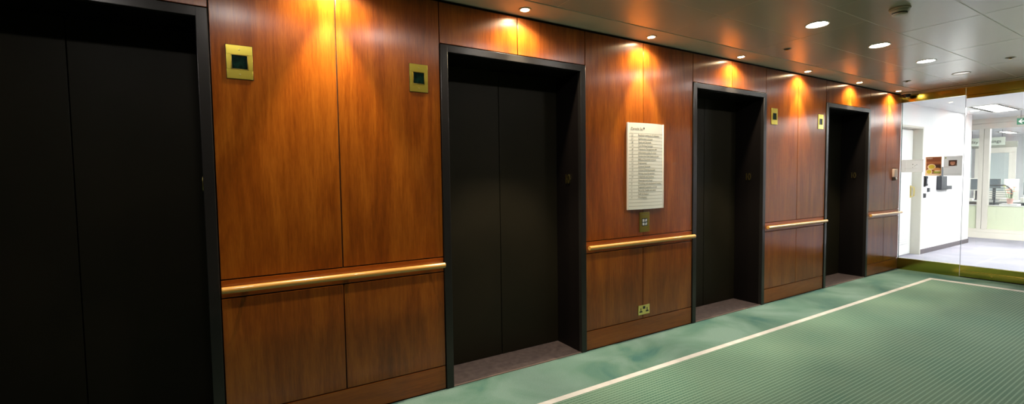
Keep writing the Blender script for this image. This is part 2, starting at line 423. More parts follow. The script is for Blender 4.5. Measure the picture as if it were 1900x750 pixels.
# ------------------------------------------------------------------ lamps
M['spot_lamp'] = emissive('halogen_lamp', (1.0, 0.72, 0.42), 220)
M['down_lamp'] = emissive('downlight_lamp', (1.0, 0.97, 0.94), 190)
M['down_lamp_low'] = emissive('downlight_lamp_low', (1.0, 0.97, 0.94), 120)
M['down_lamp_cool'] = emissive('downlight_lamp_cool', (0.86, 0.95, 1.0), 110)
M['down_dim'] = emissive('downlight_lamp_dim', (1.0, 0.95, 0.88), 0.7)
M['lamp_rim'] = mat('lamp_rim_white', lin((200, 190, 170)), 0.35)
M['reflector'] = mat('lamp_reflector', (0.8, 0.78, 0.72), 0.2, 0.8)
def spotlight():
    r = empty('spotlight', (0, 0, 0), '', 'ceiling light', 'wall-washing spotlights along the panelling')
    MB().lathe([(0.030, 0.0), (0.046, 0.0), (0.048, -0.003), (0.045, -0.006), (0.032, -0.005), (0.030, 0.0)]).build('trim_ring', M['lamp_rim'], r)
    MB().lathe([(0.0, -0.0035), (0.018, -0.0036), (0.0295, -0.001), (0.0295, 0.0)]).build('lamp', M['spot_lamp'], r)
    for nm, e, ang, bl in (('narrow_beam', 145, 54, 0.5), ('wide_beam', 52, 150, 0.7)):
        l = bpy.data.lights.new(nm, 'SPOT'); l.energy = e; l.color = (1.0, 0.84, 0.60); l.spot_size = math.radians(ang); l.spot_blend = bl
        l.shadow_soft_size = 0.02
        o = bpy.data.objects.new(nm, l); COL.objects.link(o); o.parent = r; o.location = (0, 0, -0.012)
    return r
SP = [(0.455, -0.118, 'round ceiling spotlight above the widest wood panel'),
      (1.755, -0.122, 'lit ceiling spotlight above the header of the lift left of the directory sign'),
      (3.043, -0.122, 'lit ceiling spotlight above the cream directory sign'),
      (4.348, -0.112, 'lit ceiling spotlight above the header of the lift right of the directory sign'),
      (5.651, -0.105, 'lit ceiling spotlight above the panel between the two farthest lifts'),
      (6.950, -0.102, 'lit ceiling spotlight above the header of the farthest lift'),
      (8.180, -0.098, 'lit ceiling spotlight above the last wood panel, beside the dome camera')]
sp0 = spotlight()
for k, (x, y, lb) in enumerate(SP):
    if k == 0: sp0.location = (x, y, CEIL-0.004); sp0['label'] = lb
    else: dup(sp0, (x, y, CEIL-0.004), lb)

def downlight(lampmat):
    r = empty('downlight', (0, 0, 0), '', 'ceiling light', 'round recessed downlights in the ceiling tiles')
    MB().lathe([(0.070, 0.002), (0.084, 0.0), (0.085, -0.003), (0.080, -0.0055), (0.071, -0.003), (0.070, 0.002)]).build('trim_ring', M['lamp_rim'], r)
    MB().lathe([(0.0, -0.0022), (0.06, -0.002), (0.0705, 0.0), (0.0705, 0.003)]).build('lamp', lampmat, r)
    return r
dl0 = downlight(M['down_lamp'])
DL = [(4.000, -0.975, 'brightest and largest downlight, below left of the smoke detector'),
      (5.165, -0.965, 'second bright downlight, directly right of the brightest one')]
HID = [(-0.83, -0.97), (-0.05, -0.97), (0.97, -0.97), (1.90, -0.97), (2.72, -0.97)]
for k, (x, y, lb) in enumerate(DL):
    if k == 0: dl0.location = (x, y, CEIL); dl0['label'] = lb
    else: dup(dl0, (x, y, CEIL), lb)
dlh = downlight(M['down_lamp_low']); dlh.location = (HID[0][0], HID[0][1], CEIL); dlh['label'] = 'lit downlight outside the photo, over the camera side of the lobby'
for x, y in HID[1:]: dup(dlh, (x, y, CEIL), 'lit downlight outside the photo, over the camera side of the lobby')
d3 = downlight(M['down_lamp_cool']); d3.location = (6.335, -0.953, CEIL); d3['label'] = 'cool white downlight, third along the row towards the glass'
d4 = downlight(M['down_dim']); d4.location = (7.49, -0.935, CEIL); d4['label'] = 'unlit pale downlight nearest the glass partition'

# smoke detector
sd = empty('smoke_detector', (4.16, -1.452, CEIL), 'white round smoke detector on the ceiling above the downlights', 'smoke detector')
MB().lathe([(0.0, 0.0), (0.062, 0.0), (0.064, -0.004), (0.062, -0.012), (0.056, -0.016)]).build('base', M['lamp_rim'], sd)
hd = MB(); hd.lathe([(0.056, -0.014), (0.058, -0.020), (0.052, -0.032), (0.046, -0.034)]); hd.build('housing', M['lamp_rim'], sd)
MB().lathe([(0.046, -0.033), (0.043, -0.034), (0.043, -0.041), (0.045, -0.042)]).build('vent_slot', M['slot'], sd)
MB().lathe([(0.046, -0.041), (0.044, -0.048), (0.034, -0.054), (0.0, -0.056)]).build('cap', M['lamp_rim'], sd)
# sprinkler cover plates
def sprinkler(x, y, lb):
    r = empty('sprinkler', (x, y, CEIL), lb, 'sprinkler', 'ceiling sprinkler heads')
    MB().lathe([(0.028, 0.001), (0.040, 0.0), (0.041, -0.002), (0.037, -0.004), (0.028, -0.001)]).build('cover_ring', M['ceil_edge'], r)
    MB().lathe([(0.0, -0.004), (0.014, -0.004), (0.026, -0.0015), (0.028, 0.001)]).build('recess', M['slot'], r)
    h = MB(); h.lathe([(0.006, 0.0), (0.006, -0.010), (0.014, -0.012), (0.014, -0.015), (0.0, -0.016)]); h.build('head', M['brass_satin'], r)
sprinkler(4.50, -0.476, 'small dark sprinkler head left of the brightest downlight')
sprinkler(7.45, -0.43, 'small dark sprinkler head near the dome camera')
sprinkler(6.98, -1.443, 'small sprinkler head at the right edge of the ceiling')

# dome camera
dc = empty('dome_camera', (8.455, -0.100, CEIL-0.004), 'small black dome security camera in the corner by the glass partition', 'security camera')
MB().lathe([(0.0, 0.0), (0.060, 0.0), (0.064, -0.006), (0.062, -0.022), (0.054, -0.028), (0.050, -0.028)]).build('housing', M['lamp_rim'], dc)
MB().lathe([(0.050, -0.026), (0.049, -0.045), (0.040, -0.062), (0.024, -0.072), (0.0, -0.075)]).build('dome', mat('black_dome', (0.01, 0.01, 0.012), 0.08), dc)

# ------------------------------------------------------------------ brass plates on the panels
def indicator(xc, zc, lb):
    r = empty('lift_indicator', (xc, 0, zc), lb, 'lift indicator', 'brass lift indicator plates on the panelling')
    w, h = 0.0615, 0.090
    p = MB()
    p.box(-w, w, -0.0055, 0.001, -h, -0.040, 0.0012); p.box(-w, w, -0.0055, 0.001, 0.040, h, 0.0012)
    p.box(-w, -0.040, -0.0055, 0.0, -0.0405, 0.0405, 0.0012); p.box(0.040, w, -0.0055, 0.0, -0.0405, 0.0405, 0.0012)
    p.build('face_plate', M['brass'], r)
    box(-w-0.0022, w+0.0022, -0.0016, 0.001, -h-0.0022, h+0.0022).build('shadow_outline', M['gap'], r)  # dark sheet standing in for the shadow line round the brass plate
    b = MB()
    for s in ((-0.040, -0.036, -0.040, 0.040), (0.036, 0.040, -0.040, 0.040), (-0.040, 0.040, 0.036, 0.040), (-0.040, 0.040, -0.040, -0.036)):
        b.box(s[0], s[1], -0.008, -0.001, s[2], s[3], 0.001)
    b.build('bezel', M['brass_satin'], r)
    box(-0.0365, 0.0365, -0.0035, -0.0005, -0.0365, 0.0365, 0.0005).build('display', M['screen'], r)
    for z in (0.066, -0.066):
        s = MB(); s.lathe([(0.0, -0.0022), (0.003, -0.0018), (0.0042, 0.0)], axis='y', seg=16)
        o = s.build('screw', M['brass_light'], r, loc=(0, -0.0055, z)); o.rotation_euler = (0, 0, 0)
        for v in o.data.vertices: v.co.y = v.co.y
    return r
indicator(-0.007, 2.106, 'largest brass lift indicator plate, top left corner of the nearest wood panel')
indicator(0.998, 2.124, 'brass lift indicator plate just left of the second lift doorway')
indicator(5.160, 2.126, 'brass lift indicator plate just right of the third lift doorway')
indicator(6.190, 2.122, 'brass lift indicator plate just left of the farthest lift doorway')

# call / floor display plate under the directory
cp = empty('call_plate', (3.090, 0, 1.052), 'brass call plate with four white squares under the directory sign', 'lift call plate')
box(-0.064, 0.064, -0.005, 0.001, -0.090, 0.090, 0.0015).build('face_plate', M['brass_satin'], cp)
box(-0.034, 0.034, -0.0065, -0.0045, -0.036, 0.034, 0.001).build('display', M['black'], cp)
for (x, z) in ((-0.016, 0.015), (-0.016, -0.017), (0.0165, 0.015), (0.0165, -0.017)):
    q = MB(); q.prism([(x-0.012, z-0.012), (x+0.012, z-0.012), (x+0.012, z+0.012), (x-0.012, z+0.012)] if x < 0 else
        [(x-0.011, z-0.012), (x+0.004, z-0.012), (x+0.011, z-0.002), (x+0.011, z+0.012), (x-0.004, z+0.012), (x-0.011, z+0.004)], -0.0074, -0.006)
    q.build('white_square', M['white_plastic'], cp)
g_ = MB(); g_.box(-0.038, 0.038, -0.0056, -0.0045, 0.066, 0.068); g_.build('engraved_line', M['ink'], cp)

# socket
so = empty('wall_socket', (3.083, 0, 0.249), 'brass twin power socket low on the panel beneath the directory sign', 'power socket')
box(-0.073, 0.073, -0.006, 0.0, -0.044, 0.044, 0.002).build('face_plate', M['brass_light'], so)
for x in (-0.040, 0.040):
    q = MB(); q.box(x-0.004, x+0.004, -0.0072, -0.0055, -0.004, 0.018); q.prism([(x-0.018, -0.022), (x-0.018, -0.013), (x-0.006, -0.006), (x+0.006, -0.006), (x+0.018, -0.013), (x+0.018, -0.022)], -0.0072, -0.0055)
    q.build('pin_holes', M['black'], so)
box(-0.013, 0.013, -0.010, -0.005, 0.008, 0.032, 0.002).build('rocker_switch', M['black'], so)

# release box by the glass
ph = empty('door_release', (8.385, 0, 1.455), 'small pale wall unit with a steel knob below, on the last wood panel', 'door release')
box(-0.060, 0.060, -0.030, 0.001, -0.040, 0.080, 0.006).build('housing', mat('pale_pink_plastic', (0.62, 0.48, 0.40), 0.4), ph)
box(-0.058, 0.058, -0.012, 0.0, 0.081, 0.096, 0.002).build('cap', M['rail_end'], ph)
q = MB(); q.box(-0.055, 0.055, -0.014, 0.0, -0.092, -0.041, 0.003); q.build('lock_body', M['rail_end'], ph)
q = MB(); q.cyl((0.008, -0.013, -0.064), 'y', 0.020, -0.022, 20, 0.004); q.build('knob', mat('steel_knob', (0.7, 0.68, 0.64), 0.2, 1.0), ph)

# ------------------------------------------------------------------ directory sign (curved, slatted)
W2 = 0.222; SB = 0.026
def sy(x):                      # front face depth of the bowed sign
    return -0.012 - SB*(1-(x/W2)**2)
ds = empty('directory_sign', (3.098, 0, 1.172), 'cream directory sign of ruled name strips on the panel between two lifts', 'sign')
def bowed(z0, z1, x0, x1, off=0.0, th=0.006, bev=0.0):
    n = 18; xs = [x0+(x1-x0)*k/n for k in range(n+1)]
    pts = [(x, sy(x)-off) for x in xs] + [(x, sy(x)-off+th) for x in xs[::-1]]
    m = MB(); m.prism(pts, z0, z1, 'xy', bev); return m
bowed(0.0, 0.764, -W2, W2, -0.004, 0.006).build('back_panel', M['ink'], ds)
for s in (-1, 1):
    box(s*W2-0.006, s*W2+0.006, sy(W2)-0.006, -0.0005, -0.001, 0.765, 0.002).build('edge_trim', M['cream_edge'], ds)
for z in (0.10, 0.60): box(-0.15, 0.15, -0.012, 0.0, z, z+0.06).build('wall_bracket', M['ink'], ds)
HB = 0.092
hp = bowed(0.764-HB, 0.764, -W2+0.006, W2-0.006).build('heading_strip', M['cream'], ds)
def bowed_text(body, size, x0, z0, name, parent, m, sx=1.0, bold=0.0):
    t = text_mb(body, size, 0.0004, sx=sx, bold=bold)
    for v in t.verts:
        x = v.co.x + x0
        v.co = Vector((x, sy(x) - 0.0006 + v.co.y, v.co.z + z0))
    MB().join(t).build(name, m, parent, smooth=False)
bowed_text('Canada Sq.', 0.030, -0.196, 0.764-0.060, 'heading_lettering', hp, M['ink'])
q = MB(); q.lathe([(0.0, -0.0015), (0.007, -0.001), (0.008, 0.0)], axis='y', seg=20)
o = q.build('heading_dot', M['ink_dark'], hp, loc=(-0.052, sy(-0.052)-0.0002, 0.764-0.046))
ROWS = ['Business continuity & resilience', 'Conference services', 'Cost and Services', 'Car Parking Services', 'Finance & Management info',
        'Information desk & review', 'Corporate Real Estate services', 'Office Document services', 'Engineering', 'General Services',
        'Global Cleaning services', 'Group security services', 'Helpdesk and Facilities', 'Meetings and Design', 'Plumbing and mechanical & building',
        'Regional Customer services', 'Security, health and safety', 'Staff & Finance', 'Workspace', '', '', '']
rh = (0.764-HB)/len(ROWS)
for k, body in enumerate(ROWS):
    z1 = 0.764-HB-rh*k; z0 = z1-rh
    st = bowed(z0+0.0002, z1-0.0026, -W2+0.006, W2-0.006).build('name_strip', M['cream'], ds)
    if body:
        bowed_text(body, 0.023, -0.118, z0+0.009, 'name_lettering', st, M['ink'], sx=0.92)
        bowed_text(str(len(ROWS)-k), 0.020, -0.188, z0+0.009, 'number_lettering', st, M['ink'], sx=0.9)

# ------------------------------------------------------------------ glass partition, brass rails, glass door
GX = 8.620; YJ = -0.703
gp = empty('window_1', (0, 0, 0), 'fixed glass pane with brass rails beside the last wood panel', None, None, 'structure')
GZ1 = 2.640
box(GX-0.006, GX+0.006, YJ+0.003, -0.001, 0.05, GZ1-0.05).build('glass_pane', M['glass'], gp, smooth=False)
box(GX-0.0065, GX+0.0065, -0.008, -0.0008, 0.17, 2.535).build('glass_edge', M['glass_edge'], gp, smooth=False)
box(GX-0.0062, GX+0.0062, YJ+0.0005, YJ+0.0035, 0.17, 2.535).build('glass_edge', M['glass_edge'], gp, smooth=False)
box(GX-0.028, GX+0.028, YJ+0.002, -0.001, 0.0, 0.172, 0.002).build('base_rail', M['brass_rail'], gp)
box(GX-0.028, GX+0.028, YJ+0.002, -0.001, 2.536, GZ1, 0.002).build('head_rail', M['brass_rail'], gp)
def gdoor(n, y0, y1, lb, lock=True):
    d = empty('door_%d' % n, (0, 0, 0), lb, None, None, 'structure')
    box(GX-0.006, GX+0.006, y0, y1, 0.05, 2.50).build('glass_pane', M['glass'], d, smooth=False)
    box(GX-0.034, GX+0.022, y0, y1, 0.012, 0.168, 0.003).build('bottom_rail', M['brass_rail'], d)
    b = MB(); b.box(GX-0.037, GX-0.030, y0+0.002, y1-0.002, 0.088, 0.096, 0.002); b.build('rail_bead', M['brass_satin'], d)
    box(GX-0.030, GX+0.030, y0, y1, 2.530, GZ1, 0.002).build('head_rail', M['brass_rail'], d)
    box(GX-0.010, GX+0.010, y0, y1, 2.49, 2.531, 0.002).build('top_patch', M['brass_rail'], d)
    if lock:
        q = MB(); q.cyl((GX-0.033, y1-0.315, 0.055), 'x', 0.010, -0.006, 20, 0.001); q.build('lock_cylinder', M['brass_satin'], d)
    return d
gdoor(5, YJ-0.955, YJ-0.006, 'frameless glass door with a polished brass bottom rail')
gdoor(6, YJ-1.91, YJ-0.961, 'second frameless glass door, out of the frame to the right')
g2 = empty('window_2', (0, 0, 0), None, None, None, 'structure')
box(GX-0.006, GX+0.006, -3.70, YJ-1.92, 0.05, 2.60).build('glass_pane', M['glass'], g2, smooth=False)
box(GX-0.028, GX+0.028, -3.70, YJ-1.92, 0, 0.172, 0.002).build('base_rail', M['brass_rail'], g2)
box(GX-0.028, GX+0.028, -3.70, YJ-1.92, 2.536, GZ1, 0.002).build('head_rail', M['brass_rail'], g2)

# notices taped to the glass (facing the lift lobby)
PX = GX-0.0066
def sheet(name, y0, y1, z0, z1, m, lb, cat='poster', th=0.0007):
    r = empty(name, (PX, 0, z0), lb, cat)
    box(-th, 0, y0, y1, 0, z1-z0).build('paper', m, r, smooth=False)
    return r
def flat(parent, pts, m, name, d=0.0009):
    q = MB(); q.prism(pts, -d-0.0003, -0.0006, 'yz'); return q.build(name, m, parent, smooth=False)
def ell(cy, cz, ry, rz, n=24): return [(cy+ry*math.cos(2*PI*k/n), cz+rz*math.sin(2*PI*k/n)) for k in range(n)]
def rect(y0, y1, z0, z1): return [(y0, z0), (y1, z0), (y1, z1), (y0, z1)]
line = mat('pale_grey_line', (0.42, 0.40, 0.38), 0.7)
n1 = sheet('notice', -0.272, -0.010, 1.482, 1.672, M['notice_paper'], 'white landscape notice with a small grey diagram, on the glass by the wood panel', 'notice')
for (a, b, c, d) in ((-0.262, -0.02, 0.178, 0.180), (-0.20, -0.05, 0.055, 0.0565), (-0.062, -0.060, 0.02, 0.165)):
    flat(n1, rect(a, b, c, d), line, 'ruled_line')
for (y, z, r) in ((-0.150, 0.118, 0.012), (-0.178, 0.100, 0.009), (-0.196, 0.112, 0.010), (-0.150, 0.074, 0.008), (-0.166, 0.088, 0.006)):
    flat(n1, ell(y, z, r*0.5, r*0.5), M['ink_dark'], 'diagram_dot')
p1 = sheet('poster', -0.474, -0.294, 1.428, 1.704, mat('poster_cream', (0.78, 0.62, 0.50), 0.6), 'brown poster with bowls of yellow soup and bread, stuck on the glass', 'poster')
brown = mat('poster_brown', (0.235, 0.070, 0.030), 0.6); brown2 = mat('poster_light_brown', (0.36, 0.125, 0.055), 0.6)
yel = mat('poster_soup_yellow', (0.55, 0.45, 0.05), 0.6); bread = mat('poster_bread', (0.62, 0.30, 0.11), 0.6); bowl = mat('poster_bowl', (0.80, 0.66, 0.48), 0.6)
leafg = mat('poster_green', (0.30, 0.36, 0.06), 0.6); dkb = mat('poster_dark', (0.06, 0.025, 0.02), 0.6)
flat(p1, rect(-0.468, -0.304, 0.030, 0.268), brown, 'picture_ground')
flat(p1, rect(-0.468, -0.304, 0.175, 0.205), brown2, 'picture_table', 0.0012)
flat(p1, rect(-0.466, -0.385, 0.105, 0.160), dkb, 'picture_dark_block', 0.0012)  # plain dark block in the printed picture
for (cy, cz, ry, rz) in ((-0.365, 0.128, 0.046, 0.042), (-0.338, 0.056, 0.036, 0.040)):
    flat(p1, ell(cy, cz, ry, rz), bowl, 'picture_bowl', 0.0016)
    flat(p1, ell(cy, cz+0.002, ry*0.76, rz*0.72), yel, 'picture_soup', 0.0021)
flat(p1, ell(-0.424, 0.092, 0.042, 0.022), bread, 'picture_bread', 0.0018)
flat(p1, ell(-0.425, 0.052, 0.042, 0.018), leafg, 'picture_salad', 0.0016)
flat(p1, ell(-0.432, 0.070, 0.034, 0.010), bowl, 'picture_filling', 0.0022)
t = text_mb('Soups', 0.026, 0.0004)
bmesh.ops.transform(t, matrix=Matrix(((0, 1, 0, -0.0012), (-1, 0, 0, -0.310), (0, 0, 1, 0.246), (0, 0, 0, 1))), verts=t.verts)
MB().join(t).build('title_lettering', M['paper'], p1, smooth=False)
p2 = sheet('poster', -0.690, -0.495, 1.424, 1.706, M['grey_paper'], 'pale grey poster with a small square portrait photo, stuck on the glass', 'poster')
flat(p2, rect(-0.680, -0.500, 0.022, 0.024), line, 'ruled_line')
flat(p2, rect(-0.560, -0.500, 0.124, 0.128), mat('poster_rose_line', (0.55, 0.42, 0.42), 0.6), 'ruled_line')
flat(p2, rect(-0.635, -0.548, 0.138, 0.222), dkb, 'portrait_ground', 0.0011)
skin = mat('poster_skin', (0.50, 0.24, 0.18), 0.6)
flat(p2, ell(-0.590, 0.180, 0.026, 0.032), skin, 'portrait_face', 0.0015)
flat(p2, rect(-0.612, -0.568, 0.200, 0.220), dkb, 'portrait_hair', 0.0019)
flat(p2, rect(-0.601, -0.580, 0.164, 0.168), M['paper'], 'portrait_mouth', 0.0019)
flat(p2, [(-0.634, 0.139), (-0.600, 0.139), (-0.634, 0.176)], M['grey_paper'], 'portrait_shoulder', 0.0015)
flat(p2, ell(-0.515, 0.256, 0.008, 0.008), leafg, 'logo_mark', 0.0012)

# ------------------------------------------------------------------ lobby beyond the glass
WY = 0.30; WXE = 13.02; PXX = 14.25; LC = 2.667
tag(box(8.70, 22.2, -5.2, 5.2, -0.08, 0.0).build('floor_lobby', M['grey_carpet'], smooth=False), kind='structure')
tag(box(8.72, 22.2, -5.2, 5.2, LC, LC+0.06).build('ceiling_lobby', M['white_ceiling'], smooth=False), kind='structure')
DX0, DX1, DZ = 9.36, 10.42, 2.265
w = MB(); w.box(8.70, DX0, WY, WY+0.25, 0, LC); w.box(DX1, WXE, WY, WY+0.25, 0, LC); w.box(DX0, DX1, WY, WY+0.25, DZ, LC)
tag(box(WXE-0.25, WXE, WY+0.25, 5.0, 0, LC).build('wall_corridor', M['white_wall'], smooth=False), kind='structure'); tag(box(8.606, 8.70, 0.02, WY+0.25, 0, LC).build('wall_return', M['white_wall'], smooth=False), kind='structure')
tag(w.build('wall_lobby', M['white_wall'], smooth=False), kind='structure')
tag(box(DX1+0.03, WXE, WY-0.012, WY+0.002, 0.001, 0.085, 0.002).build('baseboard_lobby', M['skirt']), kind='structure')
tag(box(8.70, 22.2, -5.2, -4.0, 0, LC).build('wall_lobby_right', M['white_wall'], smooth=False), kind='structure')
d7 = empty('door_7', (0, 0, 0), 'white service door with a louvred vent behind the glass', None, None, 'structure')
f = MB(); f.box(DX1-0.004, DX1+0.034, WY-0.012, WY+0.20, 0, DZ+0.03, 0.003); f.box(DX0-0.034, DX0+0.004, WY-0.012, WY+0.20, 0, DZ+0.03, 0.003)
f.box(DX0, DX1, WY-0.012, WY+0.20, DZ-0.004, DZ+0.03, 0.003); f.build('door_frame', M['jamb_shaded'], d7)
box(DX0+0.006, DX1-0.008, WY+0.125, WY+0.17, 0.006, DZ-0.008, 0.003).build('door_leaf', M['door_white'], d7)
lv = MB()
for k in range(6): lv.box(9.86, 10.26, WY+0.112, WY+0.126, 0.20+k*0.042, 0.224+k*0.042, 0.004)
lv.build('vent_louvres', M['door_white'], d7)
hp_ = MB(); hp_.box(10.335, 10.385, WY+0.118, WY+0.126, 1.03, 1.25, 0.003); hp_.build('push_plate', M['brass_light'], d7)
hh = MB(); hh.tube([(10.34, WY+0.118, 1.05), (10.34, WY+0.07, 1.06), (10.34, WY+0.065, 1.14), (10.34, WY+0.07, 1.22), (10.34, WY+0.118, 1.23)], 0.009); hh.build('door_handle', M['brass_light'], d7)

# wall devices
ip = empty('intercom_handset', (10.62, WY, 1.325), 'black intercom handset on the white wall behind the soup poster', 'intercom')
box(-0.075, 0.0, -0.020, 0.001, -0.100, 0.095, 0.005).build('cradle', M['black'], ip)
q = MB(); q.box(-0.062, -0.020, -0.040, -0.024, -0.075, 0.085, 0.007); q.box(-0.064, -0.014, -0.048, -0.019, 0.045, 0.090, 0.008); q.box(-0.064, -0.014, -0.048, -0.019, -0.085, -0.045, 0.008)
q.build('handset', M['dark'], ip)
c1 = empty('card_reader', (10.755, WY, 1.163), 'small dark card reader just below the intercom handset', 'card reader')
box(-0.040, 0.040, -0.022, 0.001, -0.037, 0.037, 0.005).build('housing', M['dark'], c1); box(-0.028, 0.028, -0.0235, -0.02, 0.0, 0.028, 0.001).build('reader_face', M['black'], c1)
c2 = empty('light_switch', (10.60, WY, 1.063), 'dark square switch plate, lowest of the fittings on the white wall', 'switch')
box(-0.055, 0.055, -0.010, 0.0, -0.041, 0.041, 0.003).build('face_plate', M['dark'], c2); box(-0.016, 0.016, -0.015, -0.009, -0.022, 0.022, 0.002).build('rocker_switch', M['black'], c2)
sp_ = empty('leaflet_holder', (11.45, WY, 1.155), 'dark grey wall box with a ledge, holding a tall folder, right of the intercom', 'wall box')
xl, xr, dp = -0.283, 0.010, 0.070
h = MB(); h.box(xl, xr, -dp, -dp+0.008, 0.0, 0.255, 0.002); h.box(xl, xr, -dp, 0.0, 0.0, 0.010, 0.002); h.box(xl, xl+0.010, -dp, 0.0, 0.0, 0.255, 0.002); h.box(xr-0.010, xr, -dp, 0.0, 0.0, 0.255, 0.002)
h.box(xl, xr, -0.012, 0.001, 0.0, 0.255, 0.002); h.build('holder_box', M['dark'], sp_)
box(xr, 0.285, -dp, 0.0, 0.0, 0.073, 0.004).build('ledge', M['dark'], sp_)
fo = tag(box(11.205, 11.350, WY-0.046, WY-0.028, 1.166, 1.590, 0.003).build('folder', M['dark']), 'slim dark folder standing upright in the grey wall box', 'folder')

# lobby ceiling lights
M['panel_lamp'] = emissive('fluorescent_panel', (1.0, 0.98, 0.97), 20.0)
M['panel_lamp_near'] = emissive('near_fluorescent_panel', (0.96, 0.99, 1.0), 42.0)
M['panel_lamp_office'] = emissive('office_fluorescent_panel', (1.0, 0.99, 0.97), 60.0)
M['panel_lamp_soft'] = emissive('office_panel', (1.0, 0.98, 0.95), 6.0)
def troffer(x0, x1, y0, y1, lb, m):
    xc, yc = (x0+x1)/2, (y0+y1)/2; a, b = (x1-x0)/2, (y1-y0)/2
    r = empty('ceiling_panel_light', (xc, yc, LC), lb, 'ceiling light', 'rectangular ceiling panel lights beyond the glass')
    f = MB(); f.box(-a-0.02, a+0.02, -b-0.02, -b, -0.012, 0.0, 0.002); f.box(-a-0.02, a+0.02, b, b+0.02, -0.012, 0.0, 0.002)
    f.box(-a-0.02, -a, -b, b, -0.012, 0.0, 0.002); f.box(a, a+0.02, -b, b, -0.012, 0.0, 0.002); f.build('frame', M['white_plastic'], r)
    s = MB(); s.box(-a, a, -b, -b+0.055, -0.006, -0.001); s.build('slot', M['slot'], r)
    s = MB(); s.box(-a, a, b-0.055, b, -0.006, -0.001); s.build('slot', M['slot'], r)
    box(-a, a, -b+0.055, b-0.055, -0.008, -0.001, 0.002).build('diffuser', m, r)
troffer(11.35, 12.75, -0.44, -0.04, 'bright ceiling panel light inside the glass, upper right', M['panel_lamp_soft'])
troffer(11.35, 12.75, -2.6, -1.2, 'ceiling panel light out of frame on the right of the lobby', M['panel_lamp'])
troffer(9.0, 10.2, -2.6, -1.4, 'ceiling panel light out of frame just inside the glass door', M['panel_lamp_near'])
troffer(18.95, 20.1, 0.98, 1.24, 'farthest ceiling panel light, over the office desks', M['panel_lamp_soft'])
troffer(15.6, 17.6, -1.4, -0.4, 'ceiling panel light over the office, outside the frame on the right', M['panel_lamp_office'])
troffer(20.4, 21.6, -1.6, -0.9, 'unseen panel light added to brighten the office back wall, outside the frame', M['panel_lamp_office'])  # added lamp, brightens the office back wall
troffer(15.4, 16.6, 2.4, 3.2, 'ceiling panel light over the office, behind the white wall', M['panel_lamp_office'])
# wall-washing downlights in the lobby
lw = downlight(M['down_lamp']); lw.location = (12.15, 0.05, LC); lw.name = 'wall_washer'; lw['label'] = 'round wall-wash downlight beyond the glass above the white wall'; lw['group'] = 'lobby downlights'
del lw['group']
l = bpy.data.lights.new('wash_beam', 'SPOT'); l.energy = 330; l.color = (1, 0.97, 0.92); l.spot_size = math.radians(92); l.spot_blend = 0.4; l.shadow_soft_size = 0.05
o = bpy.data.objects.new('wash_beam', l); COL.objects.link(o); o.parent = lw; o.location = (0, 0, -0.02)

# exit sign
ex = empty('exit_sign', (13.0, -0.337, 2.395), 'green hanging exit sign with a white left arrow, at the right edge', 'sign')
green = mat('exit_green', (0.003, 0.085, 0.04), 0.4, emit=(0.003, 0.10, 0.045), strength=0.3)
box(-0.012, 0.012, -0.36, 0.0, 0.0, 0.122, 0.003).build('sign_panel', green, ex)
def sgn(pts, nm):
    q = MB(); q.prism(pts, -0.0135, -0.0118, 'yz'); q.build(nm, M['white_plastic'], ex, smooth=False)
sgn([(-0.020, 0.061), (-0.062, 0.104), (-0.078, 0.104), (-0.052, 0.070), (-0.115, 0.070), (-0.115, 0.052), (-0.052, 0.052), (-0.078, 0.018), (-0.062, 0.018)], 'arrow')
sgn(rect(-0.30, -0.235, 0.016, 0.106), 'doorway')
sgn(ell(-0.178, 0.096, 0.010, 0.010), 'running_figure_head')
sgn([(-0.165, 0.082), (-0.200, 0.084), (-0.215, 0.062), (-0.200, 0.058), (-0.193, 0.070), (-0.190, 0.048), (-0.215, 0.020), (-0.198, 0.016), (-0.176, 0.044), (-0.150, 0.030), (-0.146, 0.042), (-0.172, 0.056)], 'running_figure_body')
q = MB(); q.tube([(0, -0.05, 0.12), (0, -0.05, LC-2.395)], 0.003); q.tube([(0, -0.31, 0.12), (0, -0.31, LC-2.395)], 0.003); q.build('hanger', M['dark'], ex)

# cream glazed office partition
pw = empty('window_3', (0, 0, 0), 'cream framed glazed office partition with green frosted lower panes', None, None, 'structure')
f = MB()
f.box(PXX-0.06, PXX+0.06, -4.0, 4.9, 0.0, 0.135, 0.003); f.box(PXX-0.05, PXX+0.05, -4.0, 4.9, 0.137, 0.208, 0.004)
f.box(PXX-0.05, PXX+0.05, -4.0, 4.9, 2.44, 2.56, 0.004); f.box(PXX-0.06, PXX+0.06, -4.0, 4.9, 2.562, LC, 0.003)
for y0, y1 in ((0.385, 0.462), (0.290, 0.380), (1.50, 1.58), (-0.80, -0.72), (-1.9, -1.82)): f.box(PXX-0.055, PXX+0.055, y0, y1, 0.20, 2.45, 0.004)
f.build('window_frame', M['cream_frame'], pw)
tr = MB()
for y0, y1 in ((0.462, 1.50), (-0.72, 0.290), (-1.82, -0.80), (1.58, 4.9), (-4.0, -1.9)): tr.box(PXX-0.02, PXX+0.02, y0, y1, 0.728, 0.748, 0.002)
tr.build('transom', M['door_white'], pw)
for y0, y1 in ((0.462, 1.50), (-0.72, 0.290), (-1.82, -0.80), (1.58, 4.9), (-4.0, -1.9)):
    box(PXX-0.004, PXX+0.004, y0, y1, 0.75, 2.44).build('glass_pane', M['glass'], pw, smooth=False)
    box(PXX-0.004, PXX+0.004, y0, y1, 0.208, 0.727).build('frosted_pane', M['film'], pw, smooth=False)

